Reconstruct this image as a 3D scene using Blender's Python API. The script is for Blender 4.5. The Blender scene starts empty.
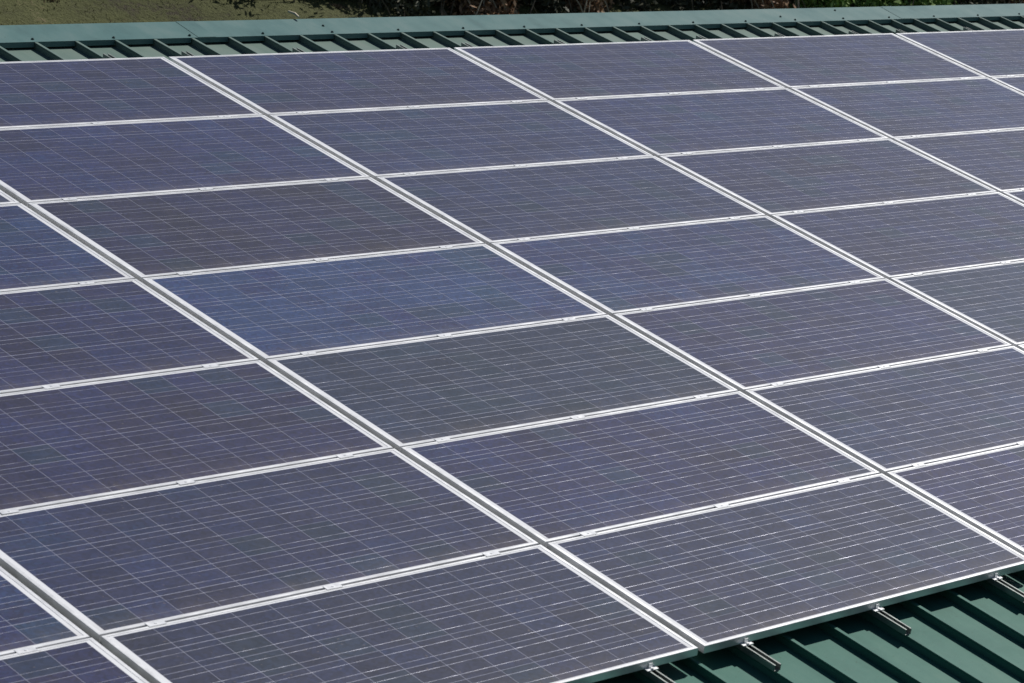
import bpy, math, random
import numpy as np
from mathutils import Matrix, Vector
R = math.radians
random.seed(7); rng = np.random.default_rng(7)
scene = bpy.context.scene
COL = scene.collection

# ---------------------------------------------------------------- camera
TILT = R(16.754976)
cam_d = bpy.data.cameras.new('camera'); cam = bpy.data.objects.new('camera', cam_d); COL.objects.link(cam)
B = ((0.6236452652671927, 0.2710058017816879, -0.7332273870303432),
     (-0.7817074553122032, 0.2162081161100335, -0.5849679519741061),
     (0.0, 0.9379818260116969, 0.3466844300964832))
M = Matrix(B).to_4x4(); M.translation = Vector((-2.57875605, -14.55891927, 0.566756))
cam.matrix_world = M
cam_d.sensor_fit = 'HORIZONTAL'; cam_d.sensor_width = 36
cam_d.lens = 2561.158 / 1024 * 36
cam_d.shift_x = (512 - 1201.106) / 1024          # the photograph is an off-centre crop
cam_d.shift_y = (900 - 341.5) / 1024
cam_d.clip_start = 0.1; cam_d.clip_end = 2000
cam_d.dof.use_dof = True; cam_d.dof.focus_distance = 14.0; cam_d.dof.aperture_fstop = 7.0
scene.camera = cam

# ---------------------------------------------------------------- sky, sun, exposure
SUN = Vector((0.75, -0.02, 1.044)).normalized()
w = bpy.data.worlds.new('World'); scene.world = w; w.use_nodes = True
nt = w.node_tree; bg = nt.nodes['Background']
sky = nt.nodes.new('ShaderNodeTexSky'); sky.sky_type = 'NISHITA'; sky.sun_disc = False
sky.sun_elevation = math.asin(SUN.z); sky.sun_rotation = math.atan2(SUN.x, SUN.y)
sky.altitude = 100; sky.air_density = 1.0; sky.dust_density = 0.6; sky.ozone_density = 1.8
nt.links.new(sky.outputs[0], bg.inputs[0]); bg.inputs[1].default_value = 0.05  # 0.05 is the low end of a clear sky
sd = bpy.data.lights.new('sun', 'SUN'); sd.energy = 4.9; sd.angle = R(0.5); sd.color = (1.0, 0.965, 0.91)
so = bpy.data.objects.new('sun', sd); COL.objects.link(so)
so.rotation_euler = SUN.to_track_quat('Z', 'Y').to_euler()
scene.view_settings.view_transform = 'Standard'; scene.view_settings.look = 'None'
scene.view_settings.exposure = 0.0; scene.view_settings.gamma = 1.0
scene.view_settings.use_curve_mapping = False

# ---------------------------------------------------------------- helpers
class MB:
    """collects boxes and prisms into ONE mesh"""
    def __init__(s): s.v = []; s.f = []
    def box(s, x0, x1, y0, y1, z0, z1):
        b = len(s.v)
        s.v += [(x0,y0,z0),(x1,y0,z0),(x1,y1,z0),(x0,y1,z0),(x0,y0,z1),(x1,y0,z1),(x1,y1,z1),(x0,y1,z1)]
        s.f += [tuple(b+i for i in q) for q in ((0,3,2,1),(4,5,6,7),(0,1,5,4),(1,2,6,5),(2,3,7,6),(3,0,4,7))]
        return s
    def sweep_y(s, prof, y0, y1, caps=True):
        """closed profile of (x, z) points swept along y"""
        b = len(s.v); n = len(prof)
        s.v += [(x, y0, z) for x, z in prof] + [(x, y1, z) for x, z in prof]
        for i in range(n):
            j = (i+1) % n; s.f.append((b+i, b+j, b+n+j, b+n+i))
        if caps: s.f.append(tuple(b+i for i in range(n-1, -1, -1))); s.f.append(tuple(b+n+i for i in range(n)))
        return s
    def sweep_x(s, prof, x0, x1, caps=True):
        b = len(s.v); n = len(prof)
        s.v += [(x0, y, z) for y, z in prof] + [(x1, y, z) for y, z in prof]
        for i in range(n):
            j = (i+1) % n; s.f.append((b+i, b+j, b+n+j, b+n+i))
        if caps: s.f.append(tuple(b+i for i in range(n-1, -1, -1))); s.f.append(tuple(b+n+i for i in range(n)))
        return s
    def tube(s, pts, rad, n=6):
        b = len(s.v); pts = [Vector(p) for p in pts]
        for i, p in enumerate(pts):
            d = (pts[min(i+1, len(pts)-1)] - pts[max(i-1, 0)]).normalized()
            a = d.orthogonal().normalized(); c = d.cross(a); r = rad[i] if hasattr(rad, '__len__') else rad
            for k in range(n):
                t = 2*math.pi*k/n; s.v.append(tuple(p + a*math.cos(t)*r + c*math.sin(t)*r))
        for i in range(len(pts)-1):
            for k in range(n):
                k2 = (k+1) % n; s.f.append((b+i*n+k, b+i*n+k2, b+(i+1)*n+k2, b+(i+1)*n+k))
        s.f.append(tuple(b+k for k in range(n-1, -1, -1))); s.f.append(tuple(b+(len(pts)-1)*n+k for k in range(n)))
        return s
    def build(s, name, mat, parent=None, bevel=0):
        me = bpy.data.meshes.new(name); me.from_pydata(s.v, [], s.f); me.update()
        if mat: me.materials.append(mat)
        if bevel:
            import bmesh
            bm = bmesh.new(); bm.from_mesh(me)
            bmesh.ops.recalc_face_normals(bm, faces=bm.faces)
            bmesh.ops.bevel(bm, geom=[e for e in bm.edges if e.calc_face_angle(0) > 0.5], offset=bevel, segments=1, affect='EDGES')
            bm.to_mesh(me); bm.free()
        else:
            import bmesh
            bm = bmesh.new(); bm.from_mesh(me); bmesh.ops.recalc_face_normals(bm, faces=bm.faces); bm.to_mesh(me); bm.free()
        o = bpy.data.objects.new(name, me); COL.objects.link(o)
        if parent: o.parent = parent
        return o

def quads(name, V, mat, parent=None):
    """V: (n,4,3) array of separate quads -> one mesh object"""
    n = len(V); me = bpy.data.meshes.new(name)
    me.vertices.add(n*4); me.vertices.foreach_set('co', V.reshape(-1).astype(np.float32))
    me.loops.add(n*4); me.loops.foreach_set('vertex_index', np.arange(n*4, dtype=np.int32))
    me.polygons.add(n); me.polygons.foreach_set('loop_start', np.arange(0, n*4, 4, dtype=np.int32))
    me.polygons.foreach_set('loop_total', np.full(n, 4, dtype=np.int32))
    me.update(calc_edges=True); me.materials.append(mat)
    o = bpy.data.objects.new(name, me); COL.objects.link(o)
    if parent: o.parent = parent
    return o

def tag(o, label=None, cat=None, group=None, kind=None):
    if label: o['label'] = label
    if cat: o['category'] = cat
    if group: o['group'] = group
    if kind: o['kind'] = kind
    return o
def empty(name, loc=(0,0,0), rot=(0,0,0)):
    o = bpy.data.objects.new(name, None); COL.objects.link(o); o.location = loc; o.rotation_euler = rot
    o.empty_display_size = 0.2
    return o

CT, ST = math.cos(TILT), math.sin(TILT)
def roof(x, y, h):
    """x along the ridge, y metres DOWN the slope, h off the panel plane -> world point"""
    return Vector((x, -y*CT - h*ST, -y*ST + h*CT))

# ---------------------------------------------------------------- node helpers
def mat_new(name):
    m = bpy.data.materials.new(name); m.use_nodes = True
    return m, m.node_tree, m.node_tree.nodes['Principled BSDF']
def N(nt, t, **kw):
    n = nt.nodes.new(t)
    for k, v in kw.items(): setattr(n, k, v)
    return n
def val(nt, sock, v):
    if isinstance(v, bpy.types.NodeSocket): nt.links.new(v, sock)
    else: sock.default_value = v
def mth(nt, op, a, b=None, c=None, clamp=False):
    n = N(nt, 'ShaderNodeMath', operation=op); n.use_clamp = clamp
    val(nt, n.inputs[0], a)
    if b is not None: val(nt, n.inputs[1], b)
    if c is not None: val(nt, n.inputs[2], c)
    return n.outputs[0]
def mixc(nt, f, a, b, blend='MIX'):
    n = N(nt, 'ShaderNodeMix', data_type='RGBA', blend_type=blend)
    val(nt, n.inputs[0], f); val(nt, n.inputs[6], a); val(nt, n.inputs[7], b)
    return n.outputs[2]
def noise(nt, vec, scale, detail=3, rough=0.5, dim='3D'):
    n = N(nt, 'ShaderNodeTexNoise', noise_dimensions=dim); n.inputs['Scale'].default_value = scale
    n.inputs['Detail'].default_value = detail; n.inputs['Roughness'].default_value = rough
    if vec is not None: nt.links.new(vec, n.inputs['Vector'])
    return n.outputs['Fac']
def ramp(nt, f, stops):
    n = N(nt, 'ShaderNodeValToRGB'); nt.links.new(f, n.inputs[0])
    e = n.color_ramp.elements
    while len(e) < len(stops): e.new(0.5)
    for i, (p, c) in enumerate(stops): e[i].position = p; e[i].color = c if len(c) == 4 else (*c, 1)
    return n.outputs[0]
def bump(nt, h, dist, strength=1.0):
    n = N(nt, 'ShaderNodeBump'); n.inputs['Distance'].default_value = dist; n.inputs['Strength'].default_value = strength
    nt.links.new(h, n.inputs['Height']); return n.outputs[0]

# ---------------------------------------------------------------- panel dimensions
PX, PY = 1.994, 1.012              # pitch of the array
PL, PW = 1.960, 1.0005              # one panel
LIPX, LIPY = 0.0150, 0.0125          # width of the visible frame lip
NX, NY = 12, 6
CXP, CYP = (PL-0.068)/NX, (PW-0.0425)/NY

# ---------------------------------------------------------------- materials
def metal(name, col, rough, metallic, var=0.08, sc=6.0):
    m, nt, b = mat_new(name)
    tc = N(nt, 'ShaderNodeTexCoord'); oi = N(nt, 'ShaderNodeObjectInfo')
    add = N(nt, 'ShaderNodeVectorMath', operation='ADD'); nt.links.new(tc.outputs['Object'], add.inputs[0])
    comb = N(nt, 'ShaderNodeCombineXYZ'); nt.links.new(mth(nt, 'MULTIPLY', oi.outputs['Random'], 40.0), comb.inputs[0])
    nt.links.new(comb.outputs[0], add.inputs[1])
    n1 = noise(nt, add.outputs[0], sc, 4, 0.6)
    dark = tuple(c*(1-var*3) for c in col); lite = tuple(min(1, c*(1+var)) for c in col)
    nt.links.new(ramp(nt, n1, [(0.3, dark), (0.7, lite)]), b.inputs['Base Color'])
    b.inputs['Metallic'].default_value = metallic
    nt.links.new(mth(nt, 'MULTIPLY_ADD', n1, 0.2, rough-0.1), b.inputs['Roughness'])
    return m
M_frame = metal('anodised_frame', (0.80, 0.805, 0.82), 0.42, 0.62, 0.06, 7)
M_rail = metal('mill_aluminium', (0.25, 0.275, 0.265), 0.5, 0.75, 0.10, 20)
M_clamp = metal('clamp_aluminium', (0.84, 0.845, 0.86), 0.38, 0.55, 0.04, 30)
M_screw = metal('dark_screw', (0.05, 0.09, 0.088), 0.5, 0.2)

def cells():
    m, nt, b = mat_new('polycrystalline_cells')
    L = nt.links
    tc = N(nt, 'ShaderNodeTexCoord'); oi = N(nt, 'ShaderNodeObjectInfo')
    sx = N(nt, 'ShaderNodeSeparateXYZ'); L.new(tc.outputs['Object'], sx.inputs[0])
    u = mth(nt, 'DIVIDE', mth(nt, 'ADD', sx.outputs[0], CXP*NX/2), CXP)
    v = mth(nt, 'DIVIDE', mth(nt, 'ADD', sx.outputs[1], CYP*NY/2), CYP)
    inx = mth(nt, 'LESS_THAN', mth(nt, 'ABSOLUTE', sx.outputs[0]), CXP*NX/2)
    iny = mth(nt, 'LESS_THAN', mth(nt, 'ABSOLUTE', sx.outputs[1]), CYP*NY/2)
    inside = mth(nt, 'MULTIPLY', inx, iny)
    fu, fv = mth(nt, 'FRACT', u), mth(nt, 'FRACT', v)
    iu, iv = mth(nt, 'FLOOR', u), mth(nt, 'FLOOR', v)
    def line(f, c, half):   # 1 within half of c
        return mth(nt, 'LESS_THAN', mth(nt, 'ABSOLUTE', mth(nt, 'SUBTRACT', f, c)), half)
    gap_v = mth(nt, 'GREATER_THAN', mth(nt, 'ABSOLUTE', mth(nt, 'SUBTRACT', fu, 0.5)), 0.5-0.0062)
    gap_h = mth(nt, 'GREATER_THAN', mth(nt, 'ABSOLUTE', mth(nt, 'SUBTRACT', fv, 0.5)), 0.5-0.0095)
    rid = N(nt, 'ShaderNodeCombineXYZ'); L.new(mth(nt, 'ROUND', v), rid.inputs[0]); L.new(mth(nt, 'MULTIPLY', oi.outputs['Random'], 31.0), rid.inputs[1])
    rw = N(nt, 'ShaderNodeTexWhiteNoise', noise_dimensions='2D'); L.new(rid.outputs[0], rw.inputs['Vector'])
    gap = mth(nt, 'MAXIMUM', mth(nt, 'MULTIPLY', gap_v, 0.75), mth(nt, 'MULTIPLY', gap_h, mth(nt, 'MULTIPLY_ADD', rw.outputs['Value'], 0.75, 0.40)), clamp=True)
    bus = mth(nt, 'MAXIMUM', line(fv, 0.25, 0.0055), line(fv, 0.75, 0.0055))
    # per-cell random
    cid = N(nt, 'ShaderNodeCombineXYZ'); L.new(iu, cid.inputs[0]); L.new(iv, cid.inputs[1])
    L.new(mth(nt, 'MULTIPLY', oi.outputs['Random'], 97.0), cid.inputs[2])
    wn = N(nt, 'ShaderNodeTexWhiteNoise', noise_dimensions='3D'); L.new(cid.outputs[0], wn.inputs['Vector'])
    # crystal grain: angular flakes, stretched differently from cell to cell
    off = N(nt, 'ShaderNodeVectorMath', operation='MULTIPLY_ADD')
    L.new(cid.outputs[0], off.inputs[0]); off.inputs[1].default_value = (3.7, 5.3, 1.0); L.new(tc.outputs['Object'], off.inputs[2])
    vo = N(nt, 'ShaderNodeTexVoronoi', voronoi_dimensions='3D'); vo.inputs['Scale'].default_value = 70
    L.new(off.outputs[0], vo.inputs['Vector'])
    vs = N(nt, 'ShaderNodeSeparateColor'); L.new(vo.outputs['Color'], vs.inputs[0])
    ws = N(nt, 'ShaderNodeSeparateColor'); L.new(wn.outputs['Color'], ws.inputs[0])
    # large-scale drift over a panel (cells of one batch look alike)
    off2 = N(nt, 'ShaderNodeVectorMath', operation='ADD'); L.new(tc.outputs['Object'], off2.inputs[0])
    cz = N(nt, 'ShaderNodeCombineXYZ'); L.new(mth(nt, 'MULTIPLY', oi.outputs['Random'], 53.0), cz.inputs[2]); L.new(cz.outputs[0], off2.inputs[1])
    big = noise(nt, off2.outputs[0], 1.6, 3, 0.6)
    # tint of the panel: object colour (R = how blue, G = brightness)
    oc = N(nt, 'ShaderNodeSeparateColor'); L.new(oi.outputs['Color'], oc.inputs[0])
    t = mth(nt, 'MULTIPLY_ADD', mth(nt, 'POWER', ws.outputs[0], 1.6), 0.28, mth(nt, 'MULTIPLY_ADD', big, 1.05, -0.57))
    t = mth(nt, 'ADD', t, mth(nt, 'MULTIPLY_ADD', vs.outputs[0], 0.28, -0.12))
    t = mth(nt, 'ADD', t, oc.outputs[0], clamp=True)
    c = ramp(nt, t, [(0.0, (0.021, 0.016, 0.032)), (0.35, (0.020, 0.017, 0.053)), (0.7, (0.018, 0.021, 0.078)), (1.0, (0.017, 0.034, 0.098))])
    # a few teal cells
    teal = mth(nt, 'MULTIPLY', mth(nt, 'GREATER_THAN', ws.outputs[1], 0.88), 0.45)
    c = mixc(nt, teal, c, (0.012, 0.034, 0.056, 1))
    c = mixc(nt, oc.outputs[2], c, (0.017, 0.028, 0.044, 1))
    br = mth(nt, 'MULTIPLY', mth(nt, 'MULTIPLY_ADD', vs.outputs[1], 0.5, 0.75), mth(nt, 'MULTIPLY_ADD', ws.outputs[2], 0.3, 0.85))
    br = mth(nt, 'MULTIPLY', br, oc.outputs[1])
    bc = N(nt, 'ShaderNodeCombineColor'); [L.new(br, bc.inputs[i]) for i in range(3)]
    c = mixc(nt, 1.0, c, bc.outputs[0], 'MULTIPLY')
    # broken, uneven silver of the bus bars
    sil = noise(nt, off2.outputs[0], 14, 2, 0.6)
    slope = mth(nt, 'MULTIPLY', mth(nt, 'MULTIPLY_ADD', sil, -0.22, -0.025), bus)
    nv = N(nt, 'ShaderNodeCombineXYZ'); L.new(slope, nv.inputs[1]); nv.inputs[2].default_value = 1.0
    vt = N(nt, 'ShaderNodeVectorTransform', vector_type='NORMAL', convert_from='OBJECT', convert_to='WORLD'); L.new(nv.outputs[0], vt.inputs[0])
    vn = N(nt, 'ShaderNodeVectorMath', operation='NORMALIZE'); L.new(vt.outputs[0], vn.inputs[0]); L.new(vn.outputs[0], b.inputs['Normal'])
    c = mixc(nt, mth(nt, 'MULTIPLY', bus, mth(nt, 'MULTIPLY_ADD', sil, 1.2, 0.0, clamp=True), clamp=True), c, (0.42, 0.43, 0.50, 1))
    c = mixc(nt, gap, c, (0.29, 0.30, 0.38, 1))
    c = mixc(nt, mth(nt, 'SUBTRACT', 1.0, inside), c, (0.66, 0.67, 0.70, 1))
    # dust: thin film everywhere, washed down against the lower frame
    dn = noise(nt, off2.outputs[0], 9, 5, 0.65)
    st = N(nt, 'ShaderNodeVectorMath', operation='MULTIPLY'); L.new(off2.outputs[0], st.inputs[0]); st.inputs[1].default_value = (30, 1.5, 1)
    runs = noise(nt, st.outputs[0], 1.0, 3, 0.6)
    edge = mth(nt, 'MULTIPLY_ADD', sx.outputs[1], -9.0, -3.3, clamp=True)      # last 12 cm above the lower frame
    dust = mth(nt, 'MULTIPLY', edge, mth(nt, 'MULTIPLY_ADD', runs, 1.2, -0.25, clamp=True))
    dust = mth(nt, 'ADD', mth(nt, 'MULTIPLY', dust, 0.38), mth(nt, 'MULTIPLY_ADD', dn, 0.10, -0.015), clamp=True)
    sp = mth(nt, 'GREATER_THAN', noise(nt, off2.outputs[0], 55, 1, 0.5), 0.76)
    dust = mth(nt, 'ADD', dust, mth(nt, 'MULTIPLY', sp, 0.35), clamp=True)
    c = mixc(nt, dust, c, (0.20, 0.165, 0.14, 1))
    L.new(c, b.inputs['Base Color'])
    L.new(mth(nt, 'MULTIPLY_ADD', bus, -0.12, 0.52), b.inputs['Roughness'])
    L.new(mth(nt, 'MULTIPLY', mth(nt, 'MULTIPLY', bus, inside), 0.85), b.inputs['Metallic'])
    b.inputs['Coat Weight'].default_value = 0.8; b.inputs['Coat IOR'].default_value = 1.42
    L.new(mth(nt, 'MULTIPLY_ADD', dn, 0.2, 0.13), b.inputs['Coat Roughness'])
    b.inputs['Specular IOR Level'].default_value = 0.25
    L.new(bump(nt, noise(nt, off2.outputs[0], 2.2, 2, 0.5), 0.004, 0.35), b.inputs['Coat Normal'])
    return m
M_cells = cells()

def green(name, base, sheen_noise=5.0):
    m, nt, b = mat_new(name); L = nt.links
    tc = N(nt, 'ShaderNodeTexCoord')
    st = N(nt, 'ShaderNodeVectorMath', operation='MULTIPLY'); L.new(tc.outputs['Object'], st.inputs[0]); st.inputs[1].default_value = (9, 1.2, 9)
    n1 = noise(nt, st.outputs[0], 1.0, 5, 0.62); n2 = noise(nt, tc.outputs['Object'], 3.1, 4, 0.6); n3 = noise(nt, tc.outputs['Object'], 60, 2, 0.6)
    f = mth(nt, 'ADD', mth(nt, 'MULTIPLY', n1, 0.6), mth(nt, 'MULTIPLY', n2, 0.4))
    d = tuple(x*0.80 for x in base); l = (base[0]*1.22+0.012, base[1]*1.14, base[2]*1.13)
    c = ramp(nt, f, [(0.32, d), (0.5, base), (0.68, l)])
    c = mixc(nt, mth(nt, 'MULTIPLY', mth(nt, 'GREATER_THAN', n3, 0.70), 0.5), c, (base[0]*0.5, base[1]*0.5, base[2]*0.45, 1))
    if name == 'green_roof_steel':      # paler, greyer base colour on the strip between the panels and the ridge
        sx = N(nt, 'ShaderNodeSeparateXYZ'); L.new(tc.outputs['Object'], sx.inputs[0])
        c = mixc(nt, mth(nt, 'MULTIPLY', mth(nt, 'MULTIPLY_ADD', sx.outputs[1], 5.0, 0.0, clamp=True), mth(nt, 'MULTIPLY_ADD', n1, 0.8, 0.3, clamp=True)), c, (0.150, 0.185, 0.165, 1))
    L.new(c, b.inputs['Base Color'])
    L.new(mth(nt, 'MULTIPLY_ADD', n2, 0.3, 0.35), b.inputs['Roughness'])
    L.new(bump(nt, n2, 0.006, 0.3), b.inputs['Normal'])
    b.inputs['Specular IOR Level'].default_value = 0.28
    return m
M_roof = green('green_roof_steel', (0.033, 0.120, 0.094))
M_cap = green('green_ridge_steel', (0.064, 0.134, 0.131))
M_wall = green('green_wall_steel', (0.07, 0.13, 0.11))

def ground():
    m, nt, b = mat_new('grassy_ground'); L = nt.links
    tc = N(nt, 'ShaderNodeTexCoord')
    n1 = noise(nt, tc.outputs['Object'], 1.7, 6, 0.65); n2 = noise(nt, tc.outputs['Object'], 22, 5, 0.7)
    f = mth(nt, 'ADD', mth(nt, 'MULTIPLY', n1, 0.6), mth(nt, 'MULTIPLY', n2, 0.4))
    L.new(ramp(nt, f, [(0.36, (0.030, 0.022, 0.014)), (0.45, (0.046, 0.050, 0.012)), (0.58, (0.066, 0.072, 0.019)), (0.7, (0.13, 0.105, 0.055))]), b.inputs['Base Color'])
    b.inputs['Roughness'].default_value = 0.95
    L.new(bump(nt, n2, 0.05, 0.8), b.inputs['Normal'])
    return m
M_ground = ground()

def leafy(name, cols, rough=0.6):
    m, nt, b = mat_new(name); L = nt.links
    geo = N(nt, 'ShaderNodeNewGeometry'); tc = N(nt, 'ShaderNodeTexCoord')
    n1 = noise(nt, tc.outputs['Object'], 2.2, 3, 0.6)
    f = mth(nt, 'ADD', mth(nt, 'MULTIPLY', geo.outputs['Random Per Island'], 0.4), mth(nt, 'MULTIPLY', n1, 0.6))
    k = len(cols)
    L.new(ramp(nt, f, [(0.15+0.7*i/(k-1), c) for i, c in enumerate(cols)]), b.inputs['Base Color'])
    b.inputs['Roughness'].default_value = rough; b.inputs['Specular IOR Level'].default_value = 0.15
    return m
M_grass = leafy('grass_blades', [(0.030, 0.030, 0.008), (0.056, 0.064, 0.015), (0.078, 0.082, 0.022), (0.18, 0.16, 0.08)], 0.8)
M_leaf = {
 'dark': leafy('dark_leaves', [(0.03, 0.032, 0.022), (0.055, 0.06, 0.04), (0.12, 0.115, 0.08)]),
 'grey': leafy('grey_green_leaves', [(0.04, 0.046, 0.028), (0.085, 0.092, 0.060), (0.18, 0.17, 0.12)]),
 'brown': leafy('dry_brown_leaves', [(0.09, 0.05, 0.032), (0.22, 0.135, 0.08), (0.38, 0.28, 0.18)]),
 'green': leafy('fresh_green_leaves', [(0.08, 0.15, 0.035), (0.17, 0.27, 0.075), (0.28, 0.38, 0.14)]),
}
M_bark = metal('grey_bark', (0.16, 0.12, 0.09), 0.9, 0.0, 0.2, 12)
M_twig = metal('grey_twig', (0.15, 0.125, 0.09), 0.9, 0.0, 0.2, 12)
M_straw = metal('pale_dry_stalk', (0.50, 0.45, 0.34), 0.8, 0.0, 0.1, 12)

# ---------------------------------------------------------------- ground and bank behind the shed
def gz(X, Y):
    t = -4.2 + (Y-3)*0.7
    z = np.maximum(t, -6.0)
    z = np.where(Y > 17, 5.6 + (Y-17)*0.06, z)
    return z + 0.05*np.sin(X*1.7+0.6*Y)*(Y > 0) + 0.04*np.sin(X*0.63+1.1)*(Y > 0)
def make_ground():
    xs = np.concatenate([np.linspace(-600, -30, 12), np.linspace(-25, 6, 32), np.linspace(6.2, 28, 110), np.linspace(29, 60, 30), np.linspace(70, 700, 12)])
    ys = np.concatenate([np.linspace(-600, -30, 12), np.linspace(-28, 0, 29), np.linspace(0.5, 8, 16), np.linspace(8.1, 12, 40), np.linspace(12.5, 20, 16), np.linspace(25, 700, 14)])
    X, Y = np.meshgrid(xs, ys); Z = gz(X, Y)
    fine = (X > 5)*(X < 30)*(Y > 7)*(Y < 13)
    Z = Z + fine*rng.normal(0, 0.008, X.shape)
    ny, nx = X.shape
    v = np.stack([X, Y, Z], -1).reshape(-1, 3).tolist()
    f = [(j*nx+i, j*nx+i+1, (j+1)*nx+i+1, (j+1)*nx+i) for j in range(ny-1) for i in range(nx-1)]
    me = bpy.data.meshes.new('ground'); me.from_pydata(v, [], f); me.materials.append(M_ground)
    for p in me.polygons: p.use_smooth = True
    o = bpy.data.objects.new('ground', me); COL.objects.link(o)
    tag(o, kind='structure')
make_ground()

# ---------------------------------------------------------------- the shed under the panels
PAN, CREST = -0.106, -0.065
RIB0, RIBP = 0.22, PX/8
def build_shed():
    t = empty('farm_shed', tuple(roof(8.0, 10.0, PAN) + Vector((0, 0, -2.9))))
    tag(t, 'long low farm shed with a dark green ribbed steel roof carrying all the solar panels', 'shed')
    base = t.location.copy()
    frame = empty('tmp')
    def place(o):
        o.parent = t
        o.matrix_local = Matrix.Translation(-base) @ Matrix.Rotation(TILT, 4, 'X')
        return o
    bpy.data.objects.remove(frame)
    # sheet: local axes x, Y up the slope (= -y), Z off the plane
    k0, k1 = -26, 110
    prof = [(RIB0 + k0*RIBP - 0.12, PAN)]
    for k in range(k0, k1+1):
        c = RIB0 + k*RIBP
        prof += [(c-0.0070, PAN), (c-0.0050, CREST-0.014), (c-0.0100, CREST-0.006), (c-0.0085, CREST), (c+0.0085, CREST), (c+0.0100, CREST-0.006), (c+0.0050, CREST-0.014), (c+0.0070, PAN)]
    prof.append((RIB0 + k1*RIBP + 0.12, PAN))
    v, f = [], []
    ys = [-10.0, -8.3, -7.0, -3.0, 0.0, 0.70]
    for y in ys: v += [(x, y, z) for x, z in prof]
    n = len(prof)
    for j in range(len(ys)-1):
        for i in range(n-1): f.append((j*n+i, j*n+i+1, (j+1)*n+i+1, (j+1)*n+i))
    m = MB(); m.v, m.f = v, f
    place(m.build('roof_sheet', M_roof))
    xa, xb = prof[0][0], prof[-1][0]
    # rear slope, seen only from behind
    ap = roof(0, -0.70, PAN)
    m = MB(); m.sweep_x([(ap.y, ap.z), (3.35, -1.0), (3.35, -1.012), (ap.y, ap.z-0.012)], xa, xb)
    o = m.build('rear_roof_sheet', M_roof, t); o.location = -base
    # ridge cap: flat flange on the rib crests, turned-down lip, apex roll, rear flange
    a = roof(0, -0.505, CREST+0.002); b_ = roof(0, -0.755, CREST+0.019)
    lip = roof(0, -0.503, CREST-0.012)
    rz = b_ + Vector((0, 0.33, -0.115)); th = Vector((0, 0, -0.0015))
    pts = [a, b_ , b_ + Vector((0, 0.03, -0.002)), rz]
    m = MB()
    for k in range(k0, k1):                 # turned-down edge, notched over every rib
        c = RIB0 + k*RIBP; f0, f1 = roof(0, -0.5052, CREST+0.0005), roof(0, -0.498, CREST-0.027)
        m.sweep_x([(f0.y, f0.z), (f1.y, f1.z), (f1.y+0.0015, f1.z), (f0.y+0.0015, f0.z)], c+0.012, c+RIBP-0.012)
    ring = [(p.y, p.z) for p in pts] + [(p.y+0.0005, p.z-0.0015) for p in reversed(pts)]
    m.sweep_x(ring, xa-0.02, xb+0.02)
    cap = m.build('ridge_cap', M_cap, t); cap.location = -base
    # overlapping joints of the cap lengths
    jm = MB(); a2 = roof(0, -0.507, CREST+0.0042); b2 = roof(0, -0.753, CREST+0.0212)
    jm.sweep_x([(a2.y, a2.z), (b2.y, b2.z), (b2.y, b2.z-0.0012), (a2.y, a2.z-0.0012)], -0.06, 0.06)
    for k, x in enumerate((6.55, 12.6, 18.7)):
        o = jm.build('joint_cover', M_cap, cap) if k == 0 else j0.copy()
        if k: COL.objects.link(o); o.parent = cap
        else: j0 = o
        o.location = (x, 0, 0)
    # hex screws on the flange, one on every second rib, a few strays
    sm = MB()
    sm.tube([(0,0,0), (0,0,0.003)], 0.009, 12); sm.tube([(0,0,0.003), (0,0,0.008)], 0.0058, 6)
    sc0 = None
    spots = [(RIB0 + k*RIBP, -0.535) for k in range(15, 80, 2)] + [(7.45, -0.63), (11.35, -0.60), (12.0, -0.69)]
    for x, y in spots:
        if sc0 is None: s = sc0 = sm.build('screw', M_screw)
        else: s = sc0.copy(); COL.objects.link(s)
        p = roof(x + random.uniform(-.006, .006), y + random.uniform(-.006, .006), CREST + 0.004 + max(0.0, (-0.505-y)*0.068))
        s.parent = cap; s.location = p; s.rotation_euler = (TILT, 0, random.uniform(0, 1))
    # walls and gutter
    e = roof(0, 9.75, PAN-0.02)
    m = MB(); m.box(xa+0.3, xb-0.3, e.y, e.y+0.04, -6.1, e.z); m.box(xa+0.3, xb-0.3, 3.05, 3.09, -6.1, -1.02)
    for x in (xa+0.3, xb-0.34):
        b0 = len(m.v); yz = [(e.y+0.041, -6.1), (3.049, -6.1), (3.049, -1.02), (ap.y, ap.z-0.05), (e.y+0.041, e.z+0.0)]
        m.sweep_x(yz, x, x+0.04)
    o = m.build('wall', M_wall, t); o.location = -base
    g = roof(0, 10.02, PAN-0.03)
    m = MB(); m.sweep_x([(g.y-0.11, g.z+0.0), (g.y-0.11, g.z-0.10), (g.y, g.z-0.10), (g.y, g.z-0.0), (g.y-0.004, g.z), (g.y-0.004, g.z-0.096), (g.y-0.106, g.z-0.096), (g.y-0.106, g.z)], xa, xb)
    o = m.build('gutter', M_cap, t); o.location = -base
build_shed()

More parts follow.
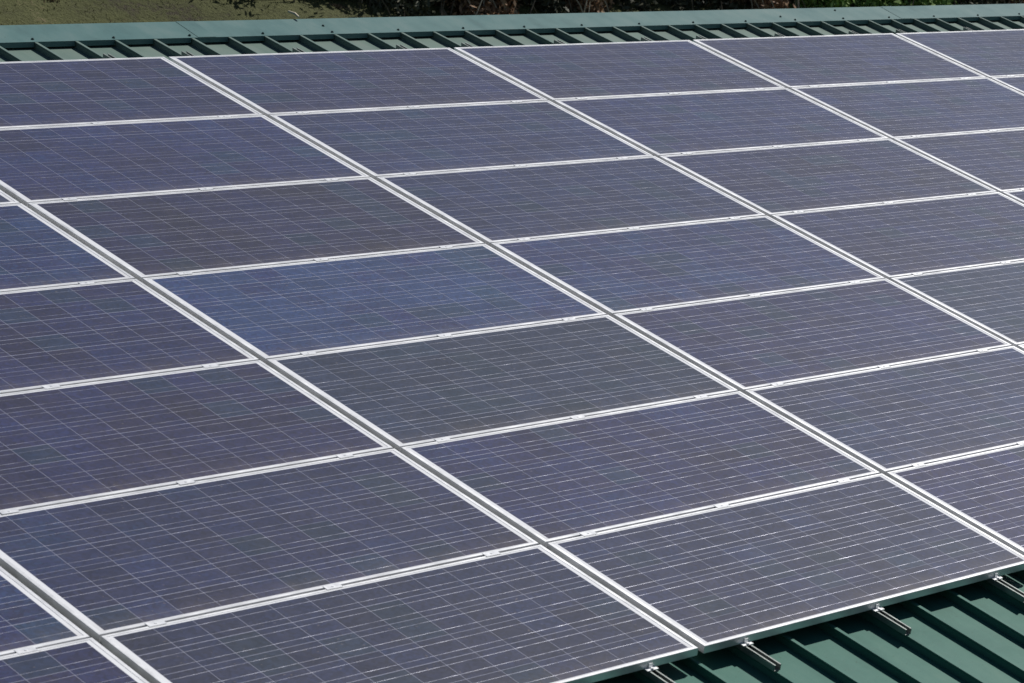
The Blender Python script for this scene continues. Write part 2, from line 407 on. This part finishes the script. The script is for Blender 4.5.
# ---------------------------------------------------------------- mounting rails with their clamps
ORD = ['first', 'second', 'third', 'fourth', 'fifth', 'sixth', 'seventh', 'eighth']
def rot_roof(o, x, y, h): o.location = roof(x, y, h); o.rotation_euler = (TILT, 0, 0)
RT = -0.0365     # top of the rail
def build_rail():
    r = empty('mounting_rail');  w2, g2, wt = 0.0175, 0.0105, 0.0022
    prof = [(-w2, CREST+0.0006), (w2, CREST+0.0006), (w2, RT), (g2, RT), (g2, RT-0.004), (w2-wt, RT-0.004), (w2-wt, CREST+0.003),
            (-w2+wt, CREST+0.003), (-w2+wt, RT-0.004), (-g2, RT-0.004), (-g2, RT), (-w2, RT)]
    body = MB().sweep_y(prof, -7.275, 0.195).build('rail', M_rail, r)
    clamp0 = None
    m = MB()                      # mid clamp: a bridge over the gap between two frames, bolt head on top
    m.box(-0.035, 0.035, -0.0165, 0.0165, 0.0005, 0.0018); m.box(-0.0345, 0.0345, -0.0040, 0.0040, -0.0364, 0.0004)
    m.tube([(0,0,0.0019), (0,0,0.0036)], 0.0055, 10)
    c0 = m.build('clamp', M_clamp, r)
    ys = [i*PY - 0.006 for i in range(1, 7)]
    for i, y in enumerate(ys):
        c = c0 if i == 0 else c0.copy()
        if i: COL.objects.link(c); c.parent = r
        c.location = (0, -y, 0)
    # end clamps: foot plate on the rail, upright, hook over the lip
    m = MB(); m.box(-0.027, 0.027, -0.024, -0.003, RT+0.0006, RT+0.0048); m.box(-0.009, 0.009, -0.0065, -0.0026, RT+0.0052, RT+0.024)
    m.tube([(0,-0.018,RT+0.005), (0,-0.018,RT+0.011)], 0.0065, 8)
    ec = m.build('end_clamp', M_clamp, r); ec.location = (0, -(7*PY-PY+PW), 0)
    e2 = ec.copy(); COL.objects.link(e2); e2.parent = r; e2.location = (0, 0.0, 0); e2.rotation_euler = (0, 0, math.pi)
    return r
def copy_tree(o, parent=None):
    c = o.copy(); COL.objects.link(c)
    if parent: c.parent = parent
    for ch in list(o.children): copy_tree(ch, c)
    return c
rail0 = build_rail(); first = True
RL = {1: 'far left', 2: 'bottom middle', 3: 'bottom right', 4: 'right', 5: 'upper right', 6: 'far upper right', 0: 'lower left corner'}
LOW = {(2, 1): None}
n_end = 0
COLN = ['panel column cut by the bottom left corner', 'panel column left of the bluest panel', 'column of the bluest panel',
        'first panel column right of the bluest panel', 'second panel column right of the bluest panel', 'third panel column right of the bluest panel',
        'fourth panel column right of the bluest panel']
for c in range(0, 7):
    for j in range(3):
        if c == 0 and j < 2: continue
        r = rail0 if first else copy_tree(rail0); first = False
        x = c*PX + RIB0 + 3*j*RIBP
        rot_roof(r, x, 0, 0)
        names = {(2, 0): 'aluminium rail end on the green roof, first right of the lowest panel corner',
                 (2, 1): 'aluminium rail end over the middle of the green roof strip, second from the left',
                 (2, 2): 'aluminium rail end at the right edge of the photo over the green roof',
                 (1, 2): 'aluminium rail end leaving the bottom of the photo left of the lowest panel corner'}
        lab = names.get((c, j)) or f"{('left', 'middle', 'right')[j]} aluminium rail under the {COLN[c]}"
        tag(r, lab, 'rail', 'mounting rails running down the roof under the panels')

# ---------------------------------------------------------------- solar panels
def build_panel():
    t = empty('solar_panel'); H = 0.035; m = MB()
    # four butt-jointed bars, lip 3.5 mm above the glass
    hx, hy = PL/2, PW/2
    m.box(-hx, hx, hy-LIPY, hy, -0.0005, 0.0); m.v, m.f = [], []
    def ring(x, y, z): return [(-x,-y,z), (x,-y,z), (x,y,z), (-x,y,z)]
    v = []
    for (dx, dy, z) in ((0.0008, 0.0008, -H), (0, 0, -H+0.001), (0, 0, -0.001), (0.001, 0.001, 0), (LIPX, LIPY, 0), (LIPX+0.0004, LIPY+0.0004, -0.0012), (LIPX+0.0004, LIPY+0.0004, -0.009), (0.003, 0.003, -0.009), (0.003, 0.003, -H)):
        v += ring(hx-dx, hy-dy, z)
    f = []; nr = len(v)//4
    for r in range(nr):
        for i in range(4):
            j = (i+1) % 4; r2 = (r+1) % nr
            f.append((r*4+i, r*4+j, r2*4+j, r2*4+i))
    m.v, m.f = v, f; m.build('frame', M_frame, t)
    g = MB().box(-hx+0.004, hx-0.004, -hy+0.004, hy-0.004, -0.0080, -0.0014)
    o = g.build('cell_sheet', M_cells, t)
    return t
TINT = {(2,3): (0.95, 1.15), (3,3): (0.62, 1.05), (2,1): (0.55, 1.05), (1,2): (0.72, 1.0), (2,2): (0.20, 0.92), (3,2): (0.48, 1.0), (3,1): (0.58, 1.05),
        (1,3): (0.5, 0.95), (1,4): (0.38, .95), (1,5): (0.50, .95), (2,4): (0.40, .98), (2,5): (0.45, 1.0), (1,6): (0.42, .95), (0,5): (0.75, .95), (0,6): (0.35, .9),
        (4,4): (0.55, 1.05), (3,5): (0.5, 1.05), (3,4): (0.42, 1.05), (2,6): (0.45, 1.0), (3,6): (0.5, 1.0), (4,3): (.45, 1), (3,0): (.4, 1.0), (4,0): (.38, 1.0), (5,0): (.35, 1.05), (2,0): (.38, .95)}
TEAL = {(2,4): 0.65, (4,4): 0.6, (4,3): 0.15, (3,5): 0.35, (2,6): 0.4, (1,6): 0.45, (1,5): 0.3, (3,2): 0.3, (3,1): 0.25, (3,6): 0.0, (4,5): 0.35, (2,3): 0.1, (5,4): 0.5}
VIS = {0: (2, 6), 1: (2, 6), 2: (1, 5), 3: (1, 5), 4: (1, 4), 5: (0, 4), 6: (0, 4)}
ROWN = ['top row by the ridge cap', 'second row from the ridge', 'third row from the ridge', 'middle row',
        'third row from the bottom', 'second row from the bottom', 'bottom row']
SPECIAL = {(2,3): 'bluest solar panel', (2,2): 'dull dark grey solar panel', (1,2): 'purplish solar panel', (0,5): 'deep blue solar panel'}
pan0 = build_panel(); first = True
def jit(a): return random.uniform(-a, a)
for row in range(7):
    a, b = VIS[row]
    for c in range(a-1, b+2):
        t = pan0 if first else copy_tree(pan0); first = False
        x = c*PX + 0.013*0 + PL/2 + jit(0.0015); y = row*PY + PW/2 + jit(0.001)
        t.location = roof(x, y, jit(0.0006)); t.rotation_euler = (TILT + jit(0.0006), jit(0.0006), jit(0.0005))
        tb = TINT.get((c, row), (0.42 + jit(0.1), 1.0 + jit(0.05)))
        for ch in t.children: ch.color = (tb[0]-0.02, tb[1], TEAL.get((c, row), 0.12), 1)
        head = SPECIAL.get((c, row), 'solar panel')
        if c < a: lab = f'solar panel past the left edge of the photo, {ROWN[row]}'
        elif c > b: lab = f'solar panel past the right edge of the photo, {ROWN[row]}'
        else: lab = f'{head}, {ORD[c-a]} from the left in the {ROWN[row]}'
        tag(t, lab, 'solar panel', 'solar panels in rows on the green roof')

# ---------------------------------------------------------------- vegetation on the bank behind the ridge
def blades(name, X, Y, Z, h, wd, mat, lean=0.5):
    n = len(X); a = rng.uniform(0, 2*np.pi, n); b = rng.uniform(0, 2*np.pi, n); ln = rng.uniform(0, lean, n)*h
    V = np.zeros((n, 4, 3)); dx, dy = np.cos(a)*wd/2, np.sin(a)*wd/2
    tip = np.stack([X+np.cos(b)*ln, Y+np.sin(b)*ln, Z+h], -1)
    V[:, 0] = np.stack([X-dx, Y-dy, Z-0.01], -1); V[:, 1] = np.stack([X+dx, Y+dy, Z-0.01], -1)
    V[:, 2] = tip + np.stack([dx, dy, 0*dx], -1)*0.25; V[:, 3] = tip - np.stack([dx, dy, 0*dx], -1)*0.25
    return quads(name, V, mat)
n = 45000
X = rng.uniform(7, 28, n); Y = rng.uniform(8.2, 11.2, n)
cl = np.sin(X*5.1+np.sin(Y*7))*np.sin(Y*9+X*2.3)+rng.normal(0, .5, n)
keep = cl > -0.5; X, Y = X[keep], Y[keep]
g = blades('grass', X, Y, gz(X, Y), rng.uniform(0.003, 0.014, len(X))*(1+1.3*(cl[keep] > 1.35)), rng.uniform(0.005, 0.012, len(X)), M_grass, 1.6)
tag(g, 'short olive and straw coloured grass on the bank behind the ridge', 'grass', kind='stuff')

# brown leaf litter in loose patches on the grass
px, py = [], []
for k in range(12):
    x0, y0, a = random.uniform(8.5, 24), random.uniform(8.75, 9.3), random.uniform(0.03, 0.10)
    q = rng.normal(0, 1, (80, 2)); px.append(x0+q[:, 0]*a); py.append(y0+q[:, 1]*a*0.5)
X, Y = np.concatenate(px), np.concatenate(py)
g = blades('leaf_litter', X, Y, gz(X, Y)+0.012, rng.uniform(0.004, 0.014, len(X)), rng.uniform(0.010, 0.026, len(X)), leafy('litter_leaves', [(0.07, 0.05, 0.035), (0.14, 0.10, 0.06), (0.30, 0.24, 0.16)], 0.9), 1.5)
tag(g, 'patches of brown dead leaves lying on the grass bank behind the ridge', 'leaf litter', kind='stuff')

def shrub(X0, Y0, rad, hgt, kind, label, nleaf=8000, ls=0.042, loose=0.0, name='shrub'):
    z0 = float(gz(np.array(X0), np.array(Y0)))
    t = empty(name, (X0, Y0, z0))
    # stems
    m = MB(); tips = []
    for k in range(11):
        a = random.uniform(0, 2*math.pi); r = rad*random.uniform(0.35, 0.85); hh = hgt*random.uniform(0.45, 0.9)
        p = [(0.04*math.cos(a), 0.04*math.sin(a), -0.3)]
        for s in (0.3, 0.6, 1.0):
            p.append((r*s*math.cos(a)+random.uniform(-.05,.05), r*s*math.sin(a)+random.uniform(-.05,.05), hh*s**0.8))
        m.tube(p, [0.025, 0.018, 0.012, 0.005], 5); tips.append(p[-1])
    m.build('stem', M_bark, t)
    # leaf clumps through the volume, down to the ground
    nc = 90; cth = rng.uniform(0, 2*np.pi, nc); cr = rad*np.sqrt(rng.uniform(0.02, 1, nc)); ch = rng.uniform(0.0, 1, nc)**1.7
    cr = cr*np.sqrt(np.clip(1.05-ch**2, 0.05, 1))
    cc = np.stack([cr*np.cos(cth), cr*np.sin(cth), ch*hgt], -1)
    cc[:, 2] += 0.7*cc[:, 1]*(1-ch)                      # skirts follow the bank
    idx = rng.integers(0, nc, nleaf); cs = rng.uniform(0.07, 0.2, nc)*rad
    P = cc[idx] + rng.normal(0, 1, (nleaf, 3))*cs[idx][:, None]
    d1 = rng.normal(0, 1, (nleaf, 3)); d1 /= np.linalg.norm(d1, axis=1)[:, None]
    d2 = np.cross(d1, rng.normal(0, 1, (nleaf, 3))); d2 /= np.linalg.norm(d2, axis=1)[:, None]
    L = rng.uniform(0.5, 1.3, nleaf)[:, None]*ls
    V = np.stack([P-d1*L, P+d2*L*0.38, P+d1*L, P-d2*L*0.38], 1)
    quads('foliage', V, M_leaf[kind], t)
    m = MB()                                             # dead stalks and bare twigs standing through the front skirt
    for k in range(12 if kind in ('grey', 'brown') else 5):
        x, y = random.uniform(-rad, rad), random.uniform(-rad*1.1, -rad*0.3); z = 0.7*y - 0.05; a = random.uniform(-.5, .5); l = random.uniform(.15, .5)
        m.tube([(x, y, z), (x+a*l*0.5, y-0.03, z+l*0.5), (x+a*l*1.2, y-0.02, z+l)], [0.009, 0.006, 0.003], 4)
    m.build('twigs', M_straw if kind == 'brown' else M_twig, t)
    tag(t, label, 'shrub', 'shrubs on the bank behind the ridge')
    return t
SH = [
 (9.6, 9.95, 0.55, 0.8, 'grey', 'low scrubby bush at the far left above the olive grass'),
 (10.9, 9.95, 0.5, 0.9, 'grey', 'low greyish bush above the olive grass, second from the left'),
 (12.3, 9.62, 0.52, 1.3, 'dark', 'dark shrub above the left half of the ridge, over the pale stick'),
 (13.2, 9.60, 0.50, 1.3, 'dark', 'dark shrub directly right of the one over the pale stick'),
 (14.05, 9.40, 0.48, 1.2, 'grey', 'grey green shrub left of the reddish brown bush'),
 (14.95, 9.20, 0.42, 0.6, 'brown', 'reddish brown dry bush near the middle of the ridge'),
 (15.75, 9.35, 0.50, 1.4, 'dark', 'very dark shrub just right of the reddish brown bush'),
 (16.3, 9.12, 0.26, 0.5, 'brown', 'small tan bush with dry stalks amid the dark shrubs'),
 (16.95, 9.40, 0.55, 1.5, 'dark', 'very dark shrub right of the small tan bush'),
 (17.9, 9.35, 0.50, 1.4, 'dark', 'very dark shrub left of the tan stalky bush at right'),
 (18.75, 9.12, 0.42, 0.6, 'brown', 'tan stalky bush between the dark shrubs and the green ones'),
 (19.5, 9.06, 0.48, 0.6, 'green', 'bright green leafy shrub, leftmost of the green ones above the ridge'),
 (20.4, 9.06, 0.50, 0.55, 'green', 'bright green leafy shrub, second of the green ones above the ridge'),
 (21.4, 9.06, 0.50, 0.5, 'green', 'bright green leafy shrub, third of the green ones above the ridge'),
 (22.3, 9.15, 0.48, 0.9, 'grey', 'olive green shrub at the right end of the green ones'),
 (23.3, 9.20, 0.52, 0.9, 'brown', 'brownish dry bush at the far right end of the ridge'),
]
for s in SH: shrub(*s)

# pale stick lying over the top edge of the ridge cap
def on_cap(x, dy, up): p = roof(x, -0.755, CREST+0.019) + Vector((0, dy, up)); return p
m = MB(); a, b = on_cap(7.32, 0.06, 0.045), on_cap(7.33, -0.035, 0.012)
m.tube([(0,0,0), tuple((b-a)*0.5+Vector((0.01,0,0.003))), tuple(b-a)], [0.007, 0.009, 0.006], 7)
o = m.build('stick', M_straw); o.location = a
tag(o, 'short pale dry stick lying on the top edge of the green ridge cap', 'stick')

scene.render.engine = 'CYCLES'
